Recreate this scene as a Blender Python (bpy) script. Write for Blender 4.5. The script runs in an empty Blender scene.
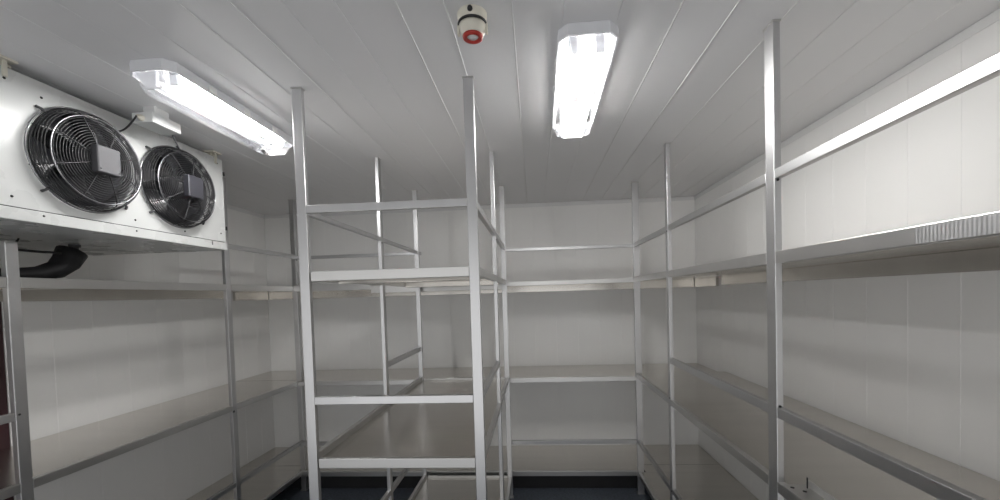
import bpy, bmesh, math, random
from mathutils import Vector, Matrix
random.seed(4)
S = 0.85                 # metres per drawing unit (ceiling is 1 unit above the eye)
ZF = -1.888              # floor, units below the eye
sc = bpy.context.scene
COL = sc.collection
PI = math.pi

def W(x, y, z):
    return Vector((x * S, y * S, (z - ZF) * S))

# ------------------------------------------------------------------ materials
def newmat(name):
    m = bpy.data.materials.new(name); m.use_nodes = True
    nt = m.node_tree
    return m, nt, nt.nodes['Principled BSDF']

def pbr(name, col, rough=.5, metal=0.0, noise=None, bump=None, spec=None, rnoise=None):
    """noise=(scale xyz, amount) varies the colour, rnoise the gloss, bump=(scale, strength)"""
    m, nt, b = newmat(name)
    b.inputs['Base Color'].default_value = (*col, 1)
    b.inputs['Roughness'].default_value = rough
    b.inputs['Metallic'].default_value = metal
    if spec is not None: b.inputs['Specular IOR Level'].default_value = spec
    tc = nt.nodes.new('ShaderNodeTexCoord')
    def tex(scale):
        mp = nt.nodes.new('ShaderNodeMapping'); mp.inputs['Scale'].default_value = scale
        nt.links.new(tc.outputs['Object'], mp.inputs['Vector'])
        n = nt.nodes.new('ShaderNodeTexNoise'); n.inputs['Scale'].default_value = 1; n.inputs['Detail'].default_value = 4
        nt.links.new(mp.outputs['Vector'], n.inputs['Vector'])
        return n
    if noise:
        n = tex(noise[0]); r = nt.nodes.new('ShaderNodeMapRange')
        r.inputs['From Min'].default_value = .3; r.inputs['From Max'].default_value = .7
        r.inputs['To Min'].default_value = 1 - noise[1]; r.inputs['To Max'].default_value = 1 + noise[1]
        nt.links.new(n.outputs['Fac'], r.inputs['Value'])
        v = nt.nodes.new('ShaderNodeVectorMath'); v.operation = 'SCALE'
        v.inputs[0].default_value = col
        nt.links.new(r.outputs['Result'], v.inputs['Scale'])
        nt.links.new(v.outputs['Vector'], b.inputs['Base Color'])
    if rnoise:
        n = tex(rnoise[0]); r = nt.nodes.new('ShaderNodeMapRange')
        r.inputs['From Min'].default_value = .3; r.inputs['From Max'].default_value = .7
        r.inputs['To Min'].default_value = rough - rnoise[1]; r.inputs['To Max'].default_value = rough + rnoise[1]
        nt.links.new(n.outputs['Fac'], r.inputs['Value'])
        nt.links.new(r.outputs['Result'], b.inputs['Roughness'])
    if bump:
        n = tex(bump[0]); bp = nt.nodes.new('ShaderNodeBump'); bp.inputs['Strength'].default_value = bump[1]
        bp.inputs['Distance'].default_value = .002
        nt.links.new(n.outputs['Fac'], bp.inputs['Height']); nt.links.new(bp.outputs['Normal'], b.inputs['Normal'])
    return m

def emit(name, col, strength):
    m, nt, b = newmat(name)
    b.inputs['Base Color'].default_value = (*col, 1)
    b.inputs['Emission Color'].default_value = (*col, 1)
    b.inputs['Emission Strength'].default_value = strength
    return m

def clear(name, tint, opaque, rough=.1, gloss_only=False):
    """thin clear plastic: mostly see-through, with a little body and a sheen"""
    m, nt, b = newmat(name)
    b.inputs['Base Color'].default_value = (.92, .93, .95, 1); b.inputs['Roughness'].default_value = rough
    t = nt.nodes.new('ShaderNodeBsdfTransparent'); t.inputs['Color'].default_value = (*tint, 1)
    mx = nt.nodes.new('ShaderNodeMixShader')
    fr = nt.nodes.new('ShaderNodeFresnel'); fr.inputs['IOR'].default_value = 1.45
    ad = nt.nodes.new('ShaderNodeMath'); ad.operation = 'MULTIPLY_ADD'; ad.use_clamp = True
    ad.inputs[1].default_value = .8; ad.inputs[2].default_value = opaque
    nt.links.new(fr.outputs['Fac'], ad.inputs[0]); nt.links.new(ad.outputs[0], mx.inputs['Fac'])
    out = [n for n in nt.nodes if n.type == 'OUTPUT_MATERIAL'][0]
    src = b
    if gloss_only:
        src = nt.nodes.new('ShaderNodeBsdfGlossy'); src.inputs['Roughness'].default_value = rough
    nt.links.new(t.outputs[0], mx.inputs[1]); nt.links.new(src.outputs[0], mx.inputs[2])
    nt.links.new(mx.outputs[0], out.inputs['Surface'])
    return m

M = {}
M['panel'] = pbr('white_wall_panel', (.90, .897, .885), .30, noise=((.7, .7, 1.0), .012), bump=((5, 5, 3), .04))
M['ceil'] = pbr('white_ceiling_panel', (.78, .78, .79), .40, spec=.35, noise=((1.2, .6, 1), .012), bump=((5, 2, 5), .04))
M['trim'] = pbr('white_trim', (.78, .78, .78), .35, noise=((3, 3, 3), .02))
M['floor'] = pbr('blue_grey_vinyl_floor', (.10, .115, .14), .5, noise=((60, 60, 60), .25), bump=((80, 80, 80), .2))
M['steel'] = pbr('satin_stainless_tube', (.61, .61, .615), .38, 1, noise=((4, 4, 1.5), .03), rnoise=((6, 6, 2), .02))
M['lip'] = pbr('satin_stainless_lip', (.62, .615, .605), .36, 1, noise=((3, 3, 3), .03), rnoise=((5, 5, 5), .02))
M['tray'] = pbr('dull_stainless_sheet', (.66, .635, .595), .24, 1, noise=((.8, 14, .8), .03), rnoise=((1, 3, 1), .02))
M['blk'] = pbr('matte_black', (.012, .012, .014), .6, noise=((9, 9, 9), .2))
M['plug'] = pbr('black_plastic', (.015, .015, .016), .45, noise=((20, 20, 20), .15))
M['enamel'] = pbr('white_enamel_sheet', (.62, .63, .62), .28, noise=((2, 2, 2), .015), rnoise=((5, 5, 5), .05))
M['wire'] = pbr('black_wire', (.018, .018, .02), .5, 0, noise=((30, 30, 30), .15))
M['ring'] = pbr('bright_ring_wire', (.30, .30, .31), .28, 1, noise=((12, 12, 12), .05))
M['blade'] = pbr('black_fan_blade', (.022, .022, .026), .28, 0, noise=((12, 12, 12), .2), spec=.6)
M['duct'] = pbr('dark_fan_throat', (.05, .05, .055), .45, .4, noise=((8, 8, 8), .15))
M['coil'] = pbr('dark_coil_fins', (.035, .036, .04), .5, .5, noise=((4, 4, 160), .5))
M['motor'] = pbr('grey_motor_box', (.075, .075, .08), .65, 0, noise=((10, 10, 10), .05))
M['motor_dark'] = pbr('dark_grey_motor_box', (.04, .04, .048), .4, 0, noise=((10, 10, 10), .05))
M['lampbody'] = pbr('light_grey_lamp_body', (.74, .75, .78), .4, noise=((6, 6, 6), .02))
M['reflector'] = pbr('white_gear_tray', (.86, .86, .86), .3, noise=((6, 6, 6), .02))
M['mirror'] = pbr('polished_reflector', (.82, .82, .83), .14, 1, noise=((6, 6, 6), .02))
M['lens'] = clear('clear_lamp_cover', (.98, .985, .99), .0, .12, True)
M['lensend'] = clear('frosted_lamp_cover_end', (.9, .9, .93), .55, .3)
M['tube'] = emit('lit_fluorescent_tube', (1, .985, .96), 60)
M['tube_bright'] = emit('lit_fluorescent_tube_bright', (1, .985, .97), 68)
M['tube_off'] = pbr('unlit_fluorescent_tube', (.85, .86, .87), .25, noise=((9, 9, 9), .02))
M['red'] = pbr('red_plastic', (.42, .03, .02), .4, noise=((20, 20, 20), .1))
M['orange'] = pbr('orange_label', (.50, .035, .02), .5, noise=((40, 40, 40), .1))
M['cream'] = pbr('cream_plastic', (.72, .69, .60), .45, noise=((15, 15, 15), .05))
M['foam'] = pbr('black_rubber_insulation', (.014, .014, .016), .55, noise=((30, 30, 30), .3), bump=((60, 60, 60), .25))
M['door'] = pbr('dark_maroon_door', (.045, .018, .022), .35, noise=((3, 3, 3), .15))
M['box'] = pbr('pale_grey_box', (.76, .77, .76), .4, noise=((8, 8, 8), .02))

# ------------------------------------------------------------------ mesh builder (coordinates in units)
class MB:
    def __init__(self): self.bm = bmesh.new()
    def raw(self, verts, faces, smooth=False):
        vs = [self.bm.verts.new(v) for v in verts]
        for f in faces:
            try: self.bm.faces.new([vs[i] for i in f]).smooth = smooth
            except ValueError: pass
        return vs
    def box(self, x0, x1, y0, y1, z0, z1, bev=.0015, seg=1):
        a = W(min(x0, x1), min(y0, y1), min(z0, z1)); b = W(max(x0, x1), max(y0, y1), max(z0, z1))
        t = bmesh.new(); bmesh.ops.create_cube(t, size=1)
        for v in t.verts:
            v.co = Vector(((a[i] + b[i]) / 2 + v.co[i] * (b[i] - a[i]) for i in range(3)))
        if bev > 0:
            bev = min(bev, .45 * min(b[i] - a[i] for i in range(3)))
            bmesh.ops.bevel(t, geom=list(t.edges), offset=bev, segments=seg, affect='EDGES', profile=.5)
        self.add(t); return self
    def add(self, t):
        me = bpy.data.meshes.new('tmp'); t.to_mesh(me); t.free()
        self.bm.from_mesh(me); bpy.data.meshes.remove(me)
    def tube(self, pts, r, n=10, closed=False, cap=True):
        """pts in units, r in metres (number or list)"""
        P = [W(*p) for p in pts]; k = len(P); rings = []; up = None
        for i, p in enumerate(P):
            if closed: d = P[(i + 1) % k] - P[i - 1]
            else: d = P[min(i + 1, k - 1)] - P[max(i - 1, 0)]
            d.normalize()
            if up is None:
                up = Vector((0, 0, 1)) if abs(d.z) < .9 else Vector((1, 0, 0))
            u = (up - d * up.dot(d)).normalized(); up = u; v = d.cross(u)
            rr = r[i] if isinstance(r, (list, tuple)) else r
            rings.append([self.bm.verts.new(p + (u * math.cos(2 * PI * j / n) + v * math.sin(2 * PI * j / n)) * rr) for j in range(n)])
        for i in range(k if closed else k - 1):
            A, B = rings[i], rings[(i + 1) % k]
            for j in range(n):
                self.bm.faces.new((A[j], A[(j + 1) % n], B[(j + 1) % n], B[j])).smooth = True
        if cap and not closed:
            self.bm.faces.new(rings[0][::-1]); self.bm.faces.new(rings[-1])
        return self
    def lathe(self, c, axis, prof, n=40, smooth=True):
        """c in units; axis unit vector; prof list of (radius m, along-axis m)"""
        c = W(*c); ax = Vector(axis).normalized()
        u = ax.orthogonal().normalized(); v = ax.cross(u); rings = []
        for r, h in prof:
            if r < 1e-6: rings.append([self.bm.verts.new(c + ax * h)])
            else: rings.append([self.bm.verts.new(c + ax * h + (u * math.cos(2 * PI * j / n) + v * math.sin(2 * PI * j / n)) * r) for j in range(n)])
        for A, B in zip(rings, rings[1:]):
            for j in range(n):
                a0, a1 = A[j % len(A)], A[(j + 1) % len(A)]; b0, b1 = B[j % len(B)], B[(j + 1) % len(B)]
                q = []
                for w in (a0, a1, b1, b0):
                    if w not in q: q.append(w)
                if len(q) > 2:
                    try: self.bm.faces.new(q).smooth = smooth
                    except ValueError: pass
        return self
    def prism(self, poly, axis, lo, hi, bev=0):
        """extrude a polygon; poly = 2-D points in the two other axes, units"""
        def at(p, w):
            q = list(p); q.insert('xyz'.index(axis), w); return W(*q)
        t = bmesh.new()
        A = [t.verts.new(at(p, lo)) for p in poly]; B = [t.verts.new(at(p, hi)) for p in poly]; n = len(A)
        t.faces.new(A); t.faces.new(B[::-1])
        for i in range(n): t.faces.new((A[i], B[i], B[(i + 1) % n], A[(i + 1) % n]))
        bmesh.ops.recalc_face_normals(t, faces=list(t.faces))
        if bev: bmesh.ops.bevel(t, geom=list(t.edges), offset=bev, segments=2, affect='EDGES', profile=.5)
        self.add(t); return self
    def build(self, name, mat, parent=None, recalc=True):
        if recalc: bmesh.ops.recalc_face_normals(self.bm, faces=list(self.bm.faces))
        off = Vector((0, 0, 0)); p = parent
        while p is not None: off += p.location; p = p.parent
        me = bpy.data.meshes.new(name)
        if parent is None:
            zs = [v.co for v in self.bm.verts]
            lo = Vector((min(v[i] for v in zs) for i in range(3))); hi = Vector((max(v[i] for v in zs) for i in range(3)))
            off = Vector(((lo.x + hi.x) / 2, (lo.y + hi.y) / 2, lo.z))
        bmesh.ops.translate(self.bm, vec=-off, verts=list(self.bm.verts))
        self.bm.to_mesh(me); self.bm.free()
        me.materials.append(mat)
        o = bpy.data.objects.new(name, me); COL.objects.link(o)
        if parent is None: o.location = off
        else: o.parent = parent
        return o

def box(*a, **k): return MB().box(*a, **k)
def empty(name, loc):
    o = bpy.data.objects.new(name, None); o.empty_display_size = .1; COL.objects.link(o); o.location = W(*loc); return o
def tag(o, label, cat, group=None):
    o['label'] = label; o['category'] = cat
    if group: o['group'] = group
    return o
def structure(o): o['kind'] = 'structure'; return o

# ------------------------------------------------------------------ the room shell
XL, XR, YB, YF = -3.0515, 1.7341, 4.4585, -.75
T = .10
structure(box(XL - .3, XR + .3, YF - .3, YB + .3, ZF - .1, ZF, bev=0).build('floor', M['floor']))

def panels_z(name, axis, at, sign, lo, hi, joints, mat):
    """a wall of upright panels: slabs with a fine bevelled joint between them, on a backing"""
    m = MB(); d = .02
    e = [lo] + joints + [hi]
    for a, b in zip(e, e[1:]):
        if axis == 'x': m.box(at, at + sign * d, a, b, ZF, 1.0, bev=.0012)
        else: m.box(a, b, at, at + sign * d, ZF, 1.0, bev=.0012)
    if axis == 'x': m.box(at + sign * d * .8, at + sign * T, lo, hi + T, ZF, 1.1, bev=0)
    else: m.box(lo - T, hi + T, at + sign * d * .8, at + sign * T, ZF, 1.1, bev=0)
    return structure(m.build(name, mat))
def steps(lo, hi, first, d):
    r = []; v = first
    while v > lo + .05: v -= d
    v += d if v <= lo + .05 else 0
    while v < hi - .05:
        if v > lo + .05: r.append(v)
        v += d
    return r
panels_z('wall_right', 'x', XR, 1, YF, YB, steps(YF, YB, 1.757, .235), M['panel'])
DY0, DY1, DZ = .95, 2.135, .12          # doorway in the left wall
m = MB()
for a, b in zip([YF] + steps(YF, DY0, DY0 - .235, .235) + [DY0], (steps(YF, DY0, DY0 - .235, .235) + [DY0])): m.box(XL, XL - .02, a, b, ZF, 1.0, bev=.0012)
js = steps(DY1, YB, DY1 + .235, .235)
for a, b in zip([DY1] + js, js + [YB]): m.box(XL, XL - .02, a, b, ZF, 1.0, bev=.0012)
m.box(XL, XL - .02, DY0, DY1, DZ, 1.0, bev=.0012)
for a, b, z in ((YF, DY0, ZF), (DY1, YB + T, ZF), (DY0, DY1, DZ)): m.box(XL - .018, XL - T, a, b, z, 1.1, bev=0)
structure(m.build('wall_left', M['panel']))
panels_z('wall_back', 'y', YB, 1, XL, XR, steps(XL, XR, -2.82, .235), M['panel'])
# added opening behind the camera, sized and placed to let in fill light
OX0, OX1, OZ = -2.9, 1.6, .55
m = MB()
for a, b, z0, z1 in ((XL, OX0, ZF, 1.0), (OX1, XR, ZF, 1.0), (OX0, OX1, OZ, 1.0)): m.box(a, b, YF, YF - T, z0, z1, bev=.001)
structure(m.build('wall_front', M['panel']))
# door in the left wall
d = box(XL + .003, XL - .06, DY0 + .004, DY1 - .004, ZF + .01, DZ - .004, bev=.002).build('door_1', M['door']); structure(d)
MB().tube([(XL + .003, DY1 - .2, -.2), (XL + .03, DY1 - .2, -.2), (XL + .03, DY1 - .2, -.35), (XL + .003, DY1 - .2, -.35)], .008).build('door_handle', M['plug'], d)
structure(box(XL - .3, XL - T - .002, DY0 - .2, DY1 + .2, ZF, .4, bev=0).build('wall_outside', M['blk']))

# ceiling of long panels running away from the camera, with a raised bead at the stronger joints
JX = [-2.76, -2.53, -2.32, -2.12, -1.93, -1.72, -1.53, -1.34, -1.15, -.98, -.81, -.64, -.44, -.277, -.05, .13, .33, .543, .74, .95, 1.16, 1.36, 1.55]
m = MB(); e = [XL] + JX + [XR]
for a, b in zip(e, e[1:]): m.box(a, b, YF, YB, 1.0, 1.03, bev=.0022)
m.box(XL - .016, XR + .016, YF, YB + .016, 1.028, 1.1, bev=0)
structure(m.build('ceiling', M['ceil']))
m = MB()
for x in (-2.53, -1.15, -.98, -.44, -.277, -.05, .543, .74, .95, 1.55): m.tube([(x, YF, 1.0012), (x, YB, 1.0012)], .0030, 6)
structure(m.build('trim_1', M['trim']))
# white angle trims in the corners between walls and ceiling
def angle_trim(n, x0, x1, y0, y1): structure(box(x0, x1, y0, y1, .958, .999, bev=.001).build('trim_%d' % n, M['trim']))
angle_trim(2, XR - .004, XR, YF, YB - .004); angle_trim(3, XL, XL + .004, YF, YB - .004); angle_trim(4, XL + .004, XR - .004, YB - .004, YB)

# ------------------------------------------------------------------ racks
TW, TD = .0265, .047          # tube 22 x 40 mm
LV = dict(top=.137, mid=-.765, rail=-1.376, low=-1.67)
def post(root, x0, x1, y0, y1, z1=1.0, foot=True, cap=True):
    p = box(x0, x1, y0, y1, ZF + .006, z1 - (.006 if cap and z1 > .99 else 0), bev=.0022, seg=2).build('post', M['steel'], root)
    if foot: box(x0 - .006, x1 + .006, y0 - .006, y1 + .006, ZF, ZF + .012, bev=.001).build('foot', M['lip'], p)
    if cap:
        if z1 > .99: box(x0 - .003, x1 + .003, y0 - .003, y1 + .003, z1 - .007, z1 - .0005, bev=.001).build('cap', M['lip'], p)
        else: box(x0 + .002, x1 - .002, y0 + .002, y1 - .002, z1 - .001, z1 + .004, bev=.001).build('cap', M['lip'], p)
    return p
def rail(root, x0, x1, y0, y1, ztop, h=.037, name='rail'):
    return box(x0, x1, y0, y1, ztop - h, ztop, bev=.002, seg=2).build(name, M['steel'], root)
def sheet(root, x0, x1, y0, y1, z, t=.006, extra=None, name='shelf'):
    m = box(x0, x1, y0, y1, z - t, z, bev=.0008)
    for b in extra or []: m.box(*b, z - t, z, bev=.0008)
    return m.build(name, M['tray'], root)
def lip(sh, x0, x1, y0, y1, ztop, h=.047, name='front_lip'):
    return box(x0, x1, y0, y1, ztop - h, ztop, bev=.0018, seg=2).build(name, M['lip'], sh)
def plug(root, x, y, z, r=.006, ax=(1, 0, 0)):
    return MB().lathe((x, y, z), ax, [(0, .003), (r, .002), (r, -.002)], 12).build('plug', M['plug'], root)

# ---- rack along the right wall
xa = .9156; xo = xa + TW
R = tag(empty('wall_shelf_rack', (1.32, 2.1, ZF)), 'stainless steel shelving rack along the right wall, rippled reflection shaped into its top shelf lip', 'shelving rack', 'stainless shelving racks')
RD0, RC0, RE0 = 1.598, 2.8246, .37
for y in (RE0, RD0, RC0): post(R, xa, xo, y, y + TD + .012 * (y < 2))
YEND = 3.770
segs = ((RE0 + TD, RD0), (RD0 + TD + .012, RC0), (RC0 + TD, YEND))
for i, (a, b) in enumerate(segs):
    a += .0005; b -= .0005
    rail(R, xa + .001, xo, a, b, .4465, .036)
    if i < 2: rail(R, xa + .001, xo, a, b, -.4596, .04)
    rail(R, xa + .001, xo, a, b, LV['rail'], .036)
xs = xo + .0008
for key, zt in (('top', .1376), ('mid', -.749), ('low', LV['low'])):
    hi = YEND
    ex = [(xo + .045, XR - .006, YEND, 3.935 if key == 'low' else 3.807)]
    sh = sheet(R, xs, XR - .004, RE0, hi, zt - .006, extra=ex)
    for a, b in segs: lip(sh, xa, xs, a + .0006, b - .0006, zt, .046 if key == 'top' else .042)
    box(XR - .03, XR - .004, RE0, 3.80 if key != 'low' else hi, zt - (.098 if key == 'top' else .07), zt - .0125, bev=.001).build('wall_bearer', M['tray'], sh)
    if key == 'top':
        ripple = MB(); V = []; n = 66 * 8; y0_, y1_ = RE0 + TD + .01, 1.03  # added ripple strip, shaped to imitate a wavy reflection on the lip
        for k in range(n + 1):
            y = y0_ + (y1_ - y0_) * k / n; off = (.0011 + .00028 * math.cos(2 * PI * k / 8)) / S
            V += [(xa - off, y, zt - .0435), (xa - off, y, zt - .0025), (xa + .001, y, zt - .0025), (xa + .001, y, zt - .0435)]
        V = [W(*v) for v in V]
        ripple.raw(V, [(4 * k, 4 * k + 4, 4 * k + 5, 4 * k + 1) for k in range(n)], True)
        ripple.raw(V, [(4 * k + q, 4 * k + 4 + q, 4 * k + 5 + q, 4 * k + 1 + q) for k in range(n) for q in (1,)] + [(4 * k + 3, 4 * k + 7, 4 * k + 4, 4 * k) for k in range(n)])
        ripple.build('reflection_ripples', M['steel'], sh)
        # folded gusset plate under the shelf close to the camera
        box(xa + .30, XR - .03, .86, 1.02, zt - .062, zt - .0125, bev=.001).build('cross_bearer', M['tray'], sh)
    if key == 'mid':
        pl = MB().box(xa - .001, xa + .085, 1.27, RD0 - .03, zt + .0005, zt + .005, bev=.001)
        pl.box(xa + .079, xa + .085, 1.27, RD0 - .05, zt + .004, zt + .03, bev=.001)
        pl = pl.build('splice_plate', M['lip'], sh)
        for xx, yy in ((xa + .02, 1.54), (xa + .045, 1.51), (xa + .05, 1.44), (xa + .052, 1.37)):
            MB().lathe((xx, yy, zt + .005), (0, 0, 1), [(0, .0015), (.006, .0012), (.006, 0)], 10).build('bolt', M['plug'], pl)
        MB().tube([(xa + .07, 1.535, zt + .004), (xa + .07, 1.535, zt + .045)], .0022, 8).build('pin', M['plug'], pl)
box(XR - .5, XR - .45, RE0, 3.77, ZF + .001, LV['low'] - .02, bev=0).build('black_panel', M['blk'], R)  # black panel set back under the lowest shelf
for a in (.4465 - .04, -.4596 + .003): plug(R, xa + .012, RD0 - .001, a, .0045, (0, -1, 0))
for z in (.4465 - .04, -.745 + .003, LV['rail'] - .02): plug(R, xa - .0005, RC0 + .012, z, .005, (-1, 0, 0))

# ---- rack along the left wall, carrying the cooler's front edge
xa = -2.3286; xo = xa - TW
L = tag(empty('wall_shelf_rack', (-2.7, 2.2, ZF)), 'stainless steel shelving rack along the left wall beneath the twin fan cooler', 'shelving rack', 'stainless shelving racks')
LA0, LB0, LE0 = 1.652, 2.93, .40
for y, z1 in ((LE0, .30), (LA0, .305), (LB0, .957)): post(L, xa, xo, y, y + TD, z1)
LEND = 3.835
segs = ((LE0 + TD, LA0), (LA0 + TD, LB0), (LB0 + TD, LEND))
for i, (a, b) in enumerate(segs):
    a += .0005; b -= .0005
    if i == 2: rail(L, xa - .001, xo, a, b, .4604, .036)
    if i == 0: rail(L, xa - .001, xo, a, b, -.4596, .037)
    if i: rail(L, xa - .001, xo, a, b, LV['rail'], .036)
xs = xo - .0008
for key, zt in (('top', .1486), ('mid', -.7814), ('low', LV['low'])):
    ex = [(xo - .03, XL + .006, LEND, 3.935 if key == 'low' else 3.897)]
    sh = sheet(L, xs, XL + .004, LE0, LEND, zt - .006, extra=ex)
    for a, b in segs: lip(sh, xa, xs, a + .0006, b - .0006, zt, .048 if key == 'top' else .042)
    box(XL + .03, XL + .004, LE0, LEND, zt - (.098 if key == 'top' else .07), zt - .0125, bev=.001).build('wall_bearer', M['tray'], sh)
    if key == 'top':
        box(xs - .004, XL + .034, 1.93, 2.07, zt - .04, zt - .0125, bev=.001).build('cross_bearer', M['tray'], sh)
box(XL + .5, XL + .45, LE0, 3.83, ZF + .001, LV['low'] - .02, bev=0).build('black_panel', M['blk'], L)  # same black panel below the left rack's low shelf
plug(L, xa + .0005, LB0 + .01, -.7814 - .047, .008)
plug(L, xa + .0005, LA0 + .012, -.47, .004); plug(L, xa + .0005, LEND + .02, .4604 - .05, .005)

# ---- rack along the back wall
B = tag(empty('wall_shelf_rack', (-.7, 4.1, ZF)), 'stainless steel shelving rack across the back wall behind the central rack', 'shelving rack', 'stainless shelving racks')
yb = 3.777; yo = yb + TW
post(B, .9156, .9156 + TD + .01, yb, yo + .01); post(B, -2.3286 - TD, -2.3286, 3.8411, 3.8411 + TD)
x0, x1 = -2.3286, .9156
for a, b in ((x0, -1.062), (-.29, x1)): rail(B, a, b, yb, yo, .439, .03); rail(B, a, b, yb, yo, LV['rail'], .034)
for key, zt in (('top', .129), ('mid', -.78), ('low', LV['low'])):
    if key == 'low':
        sh = sheet(B, x0 + .001, x1 - .001, yo + .001, YB - .004, zt - .006, extra=[(XL + .004, x0 + .001, 3.94, YB - .004), (x1 - .001, XR - .004, 3.94, YB - .004), (x1 - .001, .985, 3.816, 3.941), (-2.384, x0 + .001, 3.892, 3.941)])
    else:
        sh = sheet(B, x0 + .001, x1 - .001, yo + .001, YB - .004, zt - .006, extra=[(XL + .004, x0 + .001, 3.9, YB - .004), (x1 - .001, XR - .004, 3.81, YB - .004)])
    if key == 'top':
        lip(sh, x0, -1.56, yb, yo, .166, .07); lip(sh, -1.5595, -.29, yb, yo, .128, .066); lip(sh, -.2895, x1, yb, yo, .126, .038)
        box(-1.32, -1.272, yb - .006, yb - .0005, .06, .15, bev=.001).build('splice_plate', M['lip'], sh)
    else: lip(sh, x0, x1, yb, yo, zt, .044)
    if key == 'mid': lip(sh, .965, 1.115, yb + .002, yo, zt, .03)
    box(XL + .034, XR - .034, YB - .03, YB - .004, zt - (.098 if key == 'top' else .07), zt - .0125, bev=.001).build('wall_bearer', M['tray'], sh)
    if key == 'top':
        for xx in (XL + .004, XR - .03): box(xx, xx + .026, 3.915, YB - .032, zt - .098, zt - .0125, bev=.001).build('wall_bearer', M['tray'], sh)
        for xx in (-2.0, -.05, .55): box(xx, xx + .08, yo + .002, YB - .032, zt - .03, zt - .0125, bev=.001).build('cross_bearer', M['tray'], sh)
box(XL + .55, XR - .55, 3.90, 3.93, ZF + .001, LV['low'] - .02, bev=0).build('black_panel', M['blk'], B)  # black panel under the back rack, behind its front edge

# ---- free-standing rack in the middle
I = tag(empty('island_shelf_rack', (-.68, 2.8, ZF)), 'free-standing stainless steel shelving rack in the middle of the room, floor to ceiling posts', 'shelving rack', 'stainless shelving racks')
xi, xj = -1.1067, -.274 + .0235          # outer faces
yF, yM, yR = 1.85, 2.8083, 3.7054
PW = TD
post(I, xi, xi + PW, yF, yF + TW); post(I, xj - PW, xj, yF, yF + TW)
post(I, xi + .010, xi + .010 + TW, yM, yM + TD); post(I, xj - TW - .006, xj - .006, yM, yM + TD)
post(I, xi + .004, xi + .004 + PW * .85, yR, yR + TW); post(I, xj - PW, xj, yR, yR + TW)
def xrail(y, zt, h, xA=xi + PW, xB=xj - PW): return rail(I, xA, xB, y, y + TW, zt, h)
def yrailL(a, b, zt, h): return rail(I, xi + .010, xi + .010 + TW, a, b, zt, h)
def yrailR(a, b, zt, h): return rail(I, xj - TW - .006, xj - .006, a, b, zt, h)
xrail(yF, .4524, .036); xrail(yF, -.4565, .038);
yrailL(yF + TW, yM, .44, .026); yrailL(yM + TD, yR, .44, .026)
yrailR(yF + TW, yM, .4524, .036); yrailR(yM + TD, yR, .4524, .036)
yrailR(yF + TW, yM, -.4565, .038); yrailL(yM + TD, yR, -.4565, .038)
yrailL(yF + TW, yM, -1.376, .036); yrailL(yM + TD, yR, -1.376, .036)
for zt, up in ((.1412, 0), (-.7551, .03), (-1.682, .02)):
    sx0, sx1 = xi + .010 + TW, xj - TW - .006
    sh = sheet(I, sx0 + .0008, sx1 - .0008, yF + TW + .0008, yR - .0008, zt - .004 - (.012 if up else 0))
    lip(sh, xi + PW + .006, xj - PW - .0004, yF + .002, yF + TW, zt, .047)
    for a, b in ((yF + TW, yM), (yM + TD, yR)):
        lip(sh, sx0 - TW, sx0, a + .0006, b - .0006, zt + up * .6, .042, 'side_lip'); lip(sh, sx1, sx1 + TW, a + .0006, b - .0006, zt, .042, 'side_lip')
    lip(sh, xi + PW + .004, xj - PW - .0004, yR + .001, yR + TW, zt, .045, 'rear_lip')
    if zt > 0:
        for yy in (2.15, 3.3): box(sx0 + .002, sx1 - .002, yy, yy + .09, zt - .05, zt - .0105, bev=.001).build('cross_bearer', M['tray'], sh)
plug(I, xj - .006 + .0005, yM + .016, .4524 - .06, .006); plug(I, xi + .036 + .0005, yM + .012, .40, .004)

# ------------------------------------------------------------------ twin-fan cooler on the left
XE = -2.07; E0, E1 = 1.36, 2.62; EZ0, EZ1 = .416, .966; RO = .2275
EV = tag(empty('evaporator_unit', (-2.5, 2.0, .362)), 'white twin fan evaporator cooler hung under the ceiling on the left', 'air cooler')
m = MB()
m.box(XL + .012, XE - .003, E0, E0 + .006, EZ0, EZ1, bev=.001); m.box(XL + .012, XE - .003, E1 - .006, E1, EZ0, EZ1, bev=.001)
m.box(XL + .012, XE - .003, E0 + .006, E1 - .006, EZ1 - .006, EZ1, bev=.001); m.box(XL + .012, XL + .02, E0 + .006, E1 - .006, EZ0, EZ1 - .006, bev=.001)
m.build('housing', M['enamel'], EV)
FANS = ((1.775, .6775), (2.257, .684))
# front sheet with two round openings
t = bmesh.new()
def loop(pts):
    vs = [t.verts.new(p) for p in pts]
    return [t.edges.new((vs[i], vs[(i + 1) % len(vs)])) for i in range(len(vs))]
ed = loop([W(XE, E0, EZ0), W(XE, E1, EZ0), W(XE, E1, EZ1), W(XE, E0, EZ1)])
for cy, cz in FANS: ed += loop([W(XE, cy + .208 * math.cos(2 * PI * j / 64), cz + .208 * math.sin(2 * PI * j / 64)) for j in range(64)])
bmesh.ops.triangle_fill(t, use_beauty=True, edges=ed)
for f in t.faces:
    f.normal_update()
    if f.normal.x < 0: f.normal_flip()
r = bmesh.ops.extrude_face_region(t, geom=list(t.faces))
bmesh.ops.translate(t, vec=(-.0025, 0, 0), verts=[g for g in r['geom'] if isinstance(g, bmesh.types.BMVert)])
mm = MB(); mm.add(t); front = mm.build('front_panel', M['enamel'], EV)
for yy, zz in ((1.50, .92), (1.50, .455), (2.0, .452), (2.575, .93), (2.58, .47), (2.30, .44), (1.62, .90)):
    MB().lathe((XE + .0005, yy, zz), (1, 0, 0), [(0, .002), (.004, .0015), (.0045, 0)], 10).build('screw', M['plug'], front)
for zz in (.875, .51): # quarter-turn catches on the far end
    MB().box(XE - .012, XE + .006, E1 + .0005, E1 + .012, zz - .013, zz + .013, bev=.001).build('catch', M['plug'], EV)
box(XL + .05, XE - .22, E0 + .03, E1 - .03, EZ0 + .02, EZ1 - .02, bev=0).build('coil', M['coil'], EV)
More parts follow.
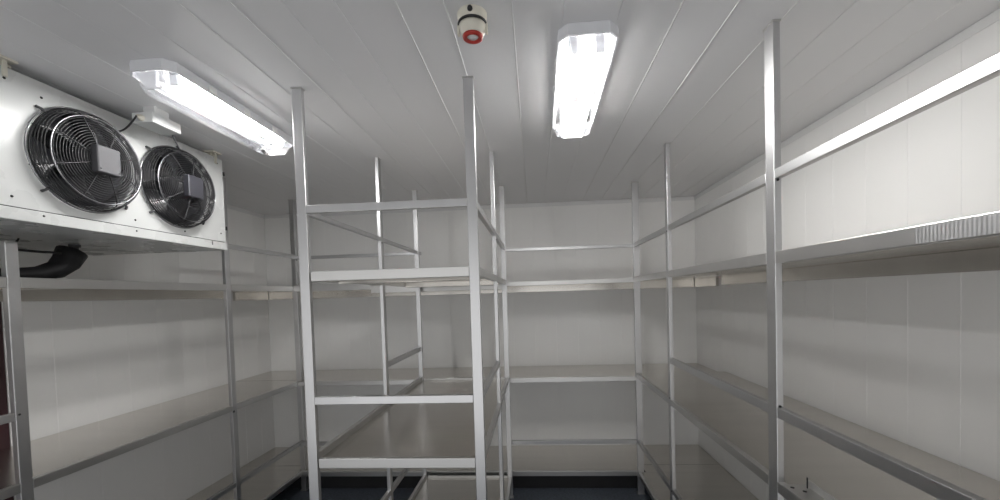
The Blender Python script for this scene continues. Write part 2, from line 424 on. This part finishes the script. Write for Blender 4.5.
# drip tray below
m = MB().box(XL + .012, XE + .004, E0 - .002, E1 + .006, .362, EZ0 - .004, bev=.002, seg=2)
dt = m.build('drip_tray', M['enamel'], EV)
box(XE - .002, XE + .006, E1 - .125, E1 - .117, .385, EZ0 - .006, bev=.001).build('clip', M['motor'], dt)
for yy in (1.60, 2.0): MB().lathe((XE + .0045, yy, .395), (1, 0, 0), [(0, .002), (.0035, .0015), (.004, 0)], 10).build('screw', M['plug'], dt)
MB().lathe((-2.60, 2.15, .362), (0, 0, -1), [(.022, 0), (.022, .012), (.014, .014), (.014, .03), (0, .03)], 20).build('drain_spout', M['motor'], dt)
# hangers from the ceiling
for yy in (1.50, 2.56):
    h = MB().box(XE - .10, XE - .005, yy - .03, yy + .03, .972, .982, bev=.001).box(XE - .03, XE - .018, yy - .012, yy + .012, EZ1, .9995, bev=.001)
    h.box(XE - .075, XE + .02, yy - .035, yy + .035, .990, .9995, bev=.001); h.box(XE + .0005, XE + .008, yy - .008, yy + .008, .925, .99, bev=.001)
    h.build('hanger', M['cream'], EV)
def circ(c, x, r, n=48): return [(x, c[0] + r * math.cos(2 * PI * j / n), c[1] + r * math.sin(2 * PI * j / n)) for j in range(n)]
def fan(c, spin, lit):  # last argument only picks the darker grey terminal box
    f = MB().lathe((XE, *c), (1, 0, 0), [(.208 * S, -.15), (.204 * S, -.02), (.207 * S, .002), (.212 * S, .006), (.214 * S, .004), (.214 * S, .0005)], 64).build('fan', M['duct'], EV)
    # blades
    b = MB(); n = 5
    for k in range(n):
        a0 = spin + 2 * PI * k / n; V = []; nr, na = 7, 9
        for i in range(nr):
            rr = .055 + (.198 - .055) * i / (nr - 1); half = .34 + .20 * math.sin(PI * .5 * i / (nr - 1))
            for j in range(na):
                s = j / (na - 1) * 2 - 1; a = a0 + s * half + .35 * (i / (nr - 1)) ** 2
                V.append(W(XE - .045 + .045 * s * (1 - .35 * i / (nr - 1)) + .006 * (1 - s * s), c[0] + rr * math.cos(a), c[1] + rr * math.sin(a)))
        b.raw(V, [(i * na + j, i * na + j + 1, (i + 1) * na + j + 1, (i + 1) * na + j) for i in range(nr - 1) for j in range(na - 1)], True)
    bo = b.build('blades', M['blade'], f)
    sd = bo.modifiers.new('thick', 'SOLIDIFY'); sd.thickness = .003
    # guard: rings and spokes of bent wire
    def gx(r):                          # how far the guard stands out at radius r
        t_ = max(0., min(1., (r - .045) / (RO - .045)))
        return XE + .095 - .025 * t_ ** 2 - (.068 * max(0, (t_ - .80) / .20) ** 2)
    g = MB()
    for k in range(13): g.tube(circ(c, gx(.06 + .0105 * k) - .002, .06 + .0105 * k), .0016, 6, closed=True)
    for d, rr in ((.020, .2245), (.030, .223), (.040, .2205), (.050, .2175), (.060, .2125), (.068, .207)): g.tube(circ(c, XE + d, rr), .0018, 6, closed=True)
    for k in range(8):
        a = spin * .3 + .2 + 2 * PI * k / 8; P = []
        for rr in (.05, .08, .12, .16, .185, .20, .212, .220, RO): P.append((gx(rr), c[0] + rr * math.cos(a), c[1] + rr * math.sin(a)))
        P.append((XE + .006, c[0] + RO * math.cos(a), c[1] + RO * math.sin(a)))
        g.tube(P, .0022, 6)
    go = g.build('guard', M['wire'], f)
    MB().tube(circ(c, gx(.195) + .001, .194), .0024, 8, closed=True).build('front_ring', M['ring'], f)
    MB().tube(circ(c, XE + .012, RO + .002), .0034, 8, closed=True).build('base_ring', M['ring'], f)
    for k in range(4):
        a = PI / 4 + PI / 2 * k
        y_, z_ = c[0] + (RO + .012) * math.cos(a), c[1] + (RO + .012) * math.sin(a)
        MB().tube([(XE + .012, c[0] + RO * math.cos(a), c[1] + RO * math.sin(a)), (XE + .016, y_, z_), (XE + .002, y_ + .012 * math.cos(a), z_ + .012 * math.sin(a))], .005, 8).build('mounting_lug', M['motor'], f)
    mo = MB().lathe((XE - .05, *c), (1, 0, 0), [(0, 0), (.062 * S, 0), (.066 * S, .01), (.066 * S, .09), (.060 * S, .102), (.045 * S, .112), (0, .114)], 32).build('motor', M['blade'], f)
    t = MB().box(XE + .088, XE + .125, c[0] - .052, c[0] + .052, c[1] - .062, c[1] + .062, bev=.006, seg=3).build('terminal_box', M['motor_dark'] if lit else M['motor'], mo)
    for sy in (-1, 1): MB().lathe((XE + .125, c[0] + sy * .04, c[1] - .045), (1, 0, 0), [(0, .0015), (.003, .001), (.003, 0)], 8).build('screw', M['plug'], t)
    return f
fan(FANS[0], .5, 0); fan(FANS[1], 1.25, 1)

# cables and junction box above the cooler
JB = tag(box(-1.955, -1.845, 1.90, 2.06, .905, .955, bev=.003, seg=2).build('junction_box', M['box']), 'small pale grey junction box under the ceiling between cooler and lamp', 'junction box')
box(-1.93, -1.87, 1.935, 2.02, .955, .9995, bev=.002).build('cable_duct', M['box'], JB)
MB().lathe((-1.90, 1.90, .925), (0, -1, 0), [(.012, 0), (.012, .012), (.007, .014), (.007, .022), (0, .022)], 14).build('cable_gland', M['cream'], JB)
def arc(p0, p1, sag, n=10):
    return [tuple(p0[i] + (p1[i] - p0[i]) * k / n - (sag * math.sin(PI * k / n) if i == 2 else 0) for i in range(3)) for k in range(n + 1)]
tag(MB().tube(arc((-1.90, 1.872, .925), (-2.03, 1.885, .858), .02), .0035, 8).build('cable', M['wire']), 'short black cable from the near fan up to the junction box', 'cable')
tag(MB().tube([(-1.905, 2.075, .9), (-1.905, 2.075, .925)], .004, 8).tube([(-1.905, 2.075, .90), (-1.95, 2.16, .87), (-2.035, 2.235, .915)], .0035, 8).build('cable', M['motor']), 'thin grey cable hanging from the junction box to the far fan', 'cable')

# black insulated drain pipe lying on the left top shelf
pts = [(-2.58, .62, .174), (-2.585, 1.2, .173), (-2.59, 1.62, .174), (-2.6, 1.86, .178), (-2.6, 1.97, .188), (-2.6, 2.055, .215), (-2.6, 2.105, .262), (-2.6, 2.135, .318)]
HP = tag(MB().tube(pts, [.024, .024, .024, .026, .032, .042, .052, .057], 18).build('drain_pipe', M['foam']), 'thick black insulated drain pipe bending up from the left top shelf to the cooler', 'pipe')
tag(MB().tube([(-2.52, 1.2, .26), (-2.52, 1.55, .285), (-2.53, 1.8, .297), (-2.53, 1.95, .296), (-2.535, 2.03, .30)], .0055, 8).tube([(-2.53, 1.80, .297), (-2.53, 1.84, .335), (-2.53, 1.85, .353)], .004, 8).build('cable', M['plug']), 'black cable running under the cooler to the insulated drain pipe', 'cable')

# ------------------------------------------------------------------ ceiling lamps
def lamp(c, length, width, rot, label, lit):
    """twin-tube fixture with clear cover; built at the origin in units, then turned"""
    root = tag(empty('ceiling_light', (c[0], c[1], 1.0)), label, 'ceiling light', 'twin tube ceiling lights')
    hl, hw = length / 2, width / 2; cx, cy = c
    def bx(x0, x1, y0, y1, z0, z1, **k): return box(cx + x0, cx + x1, cy + y0, cy + y1, z0, z1, **k)
    ch = .035
    def octo(w, l, k): return [(cx + a, cy + b) for a, b in ((-w + k, -l), (w - k, -l), (w, -l + k), (w, l - k), (w - k, l), (-w + k, l), (-w, l - k), (-w, -l + k))]
    bd = MB().prism(octo(hw * .99, hl * .997, ch), 'z', .976, .9995, bev=.004)
    O, Q = octo(hw, hl, ch), octo(hw * .93, hl * .985, ch * .93); V = []
    for z in (.953, .985): V += [W(x, y, z) for x, y in O] + [W(x, y, z) for x, y in Q]
    F = []
    for k in range(8):
        k2 = (k + 1) % 8
        F += [(k, k2, 8 + k2, 8 + k), (16 + k, 16 + k2, 24 + k2, 24 + k), (k, k2, 16 + k2, 16 + k), (8 + k, 8 + k2, 24 + k2, 24 + k)]
    bd.raw(V, F); bd.build('body', M['lampbody'], root)
    gt = bx(-hw * .86, hw * .86, -hl * .95, hl * .95, .9725, .9755, bev=.001).build('gear_tray', M['mirror'], root)
    # cover: sloped ends, straight sides, open to the body
    m = MB(); z0, z1 = .954, .893
    A = [(x, y, z0) for x, y in octo(hw * .93, hl * .97, ch)]; Bq = [(x, y, z1 + .006) for x, y in octo(hw * .80, hl * .90, ch)]; Cq = [(x, y, z1) for x, y in octo(hw * .70, hl * .885, ch)]
    V = [W(*p) for p in A + Bq + Cq]; F = []
    for o_ in (0, 8):
        for i in range(8): F.append((o_ + i, o_ + (i + 1) % 8, o_ + 8 + (i + 1) % 8, o_ + 8 + i))
    F.append(tuple(range(16, 24)))
    sides = [f for i, f in enumerate(F) if not (i < 8 and i in (0, 4))]
    m.raw(V, sides); m.build('cover', M['lens'], root)
    for i in (0, 4):
        e_ = MB(); e_.raw([V[k] for k in F[i]], [(0, 1, 2, 3)]); e_.build('cover_end', M['lensend'], root)
    for sx, on_ in zip((-1, 1), lit):
        X = cx + sx * hw * .46
        tb = MB().tube([(X, cy - hl * .78, .952), (X, cy + hl * .78, .952)], .013, 14).build('tube', (M['tube'], M['tube_bright'])[on_ - 1] if on_ else M['tube_off'], root)
        for e_ in (-1, 1):
            MB().tube([(X, cy + e_ * hl * .78, .952), (X, cy + e_ * hl * .80, .952)], .0133, 14).build('end_cap', M['ring'], tb)
            bx(sx * hw * .46 - .018, sx * hw * .46 + .018, e_ * hl * .815 - .008, e_ * hl * .815 + .008, .930, .972, bev=.002).build('lamp_holder', M['lampbody'], root)
    bx(-.016, .016, hl * .28, hl * .28 + .05, .971, .9727, bev=.0003).build('label', M['orange'], gt)
    for yy in (-.32, .78): MB().lathe((cx, cy + yy * hl, .9725), (0, 0, -1), [(.004, 0), (.004, .012), (.014, .014), (.012, .02), (0, .021)], 14).build('turn_screw', M['cream'], gt)
    MB().lathe((cx, cy - .52 * hl, .9725), (0, 0, -1), [(.006, 0), (.006, .003), (0, .004)], 10).build('hole_plug', M['plug'], gt)
    for sx in (-1, 1):
        for yy in (-.5, .0, .5): bx(sx * hw * 1.0 - .006, sx * hw * 1.0 + .006, yy * hl - .02, yy * hl + .02, .958, .988, bev=.002).build('clip', M['reflector'], root)
    root.rotation_euler = (0, 0, rot)
    return root
lamp((.236, 1.975), .89, .226, -.02, 'lit twin tube ceiling light nearest the smoke detector, small orange label inside', (1, 1))
lamp((-1.54, 2.005), .88, .205, 0, 'lit ceiling light with clear cover beside the white twin fan cooler', (0, 2))


# ------------------------------------------------------------------ detector on the ceiling
DX, DYc = -.193, 1.455
D = tag(empty('smoke_detector', (DX, DYc, 1.0)), 'round cream ceiling alarm with a red ring around its white lens', 'smoke detector')
base = MB().lathe((DX, DYc, .9995), (0, 0, -1), [(0, 0), (.045, 0), (.045, .002), (.043, .026), (.040, .028), (0, .028)], 36).build('base', M['cream'], D)
MB().lathe((DX, DYc, .9995), (0, 0, -1), [(0, .027), (.044, .027), (.045, .030), (.044, .033), (0, .033)], 36).build('collar', M['plug'], D)
MB().lathe((DX, DYc, .9995), (0, 0, -1), [(0, .033), (.040, .033), (.041, .040), (.033, .062), (.031, .064), (0, .064)], 36).build('head', M['cream'], D)
rg = MB().lathe((DX, DYc, .9995), (0, 0, -1), [(.017, .066), (.019, .071), (.025, .072), (.030, .069), (.031, .064), (.017, .063)], 36).build('red_ring', M['red'], D)
MB().lathe((DX, DYc, .9995), (0, 0, -1), [(0, .069), (.012, .068), (.016, .066), (.0168, .0645)], 24).build('lens', M['reflector'], D)
MB().lathe((DX, DYc - .0435 / S, .986), (0, -1, 0), [(0, .010), (.006, .008), (.008, .003), (.008, -.003), (0, -.003)], 16).build('cable_plug', M['plug'], D)
for sx in (-1, 1): box(DX + sx * .050 - .004, DX + sx * .050 + .004, DYc - .008, DYc + .008, .930, .966, bev=.001).build('clip', M['cream'], D)

# ------------------------------------------------------------------ camera
cam = bpy.data.cameras.new('camera'); co = bpy.data.objects.new('camera', cam); COL.objects.link(co)
yaw, pitch, roll, f = .0623, -.0292, -.0297, 404.
fw = Vector((-math.sin(yaw) * math.cos(pitch), math.cos(yaw) * math.cos(pitch), math.sin(pitch)))
rt = Vector((math.cos(yaw), math.sin(yaw), 0)); up = rt.cross(fw)
r2 = rt * math.cos(roll) + up * math.sin(roll); u2 = up * math.cos(roll) - rt * math.sin(roll)
mw = Matrix((r2, u2, -fw)).transposed().to_4x4(); mw.translation = W(0, 0, 0)
co.matrix_world = mw
cam.sensor_width = 36; cam.lens = f / 1000 * 36; cam.clip_start = .02
cam.shift_x = -(509.58 - 500) / 1000; cam.shift_y = (307.29 - 250) / 1000
sc.camera = co

w = bpy.data.worlds.new('world'); sc.world = w; w.use_nodes = True
w.node_tree.nodes['Background'].inputs['Color'].default_value = (.5, .5, .5, 1)
w.node_tree.nodes['Background'].inputs['Strength'].default_value = 1.45
sc.view_settings.view_transform = 'Standard'; sc.view_settings.look = 'None'; sc.view_settings.gamma = 1
sc.view_settings.exposure = 0.70
sc.cycles.max_bounces = 14; sc.cycles.diffuse_bounces = 8; sc.cycles.glossy_bounces = 8; sc.cycles.transparent_max_bounces = 16
sc.cycles.caustics_reflective = True; sc.cycles.sample_clamp_indirect = 6
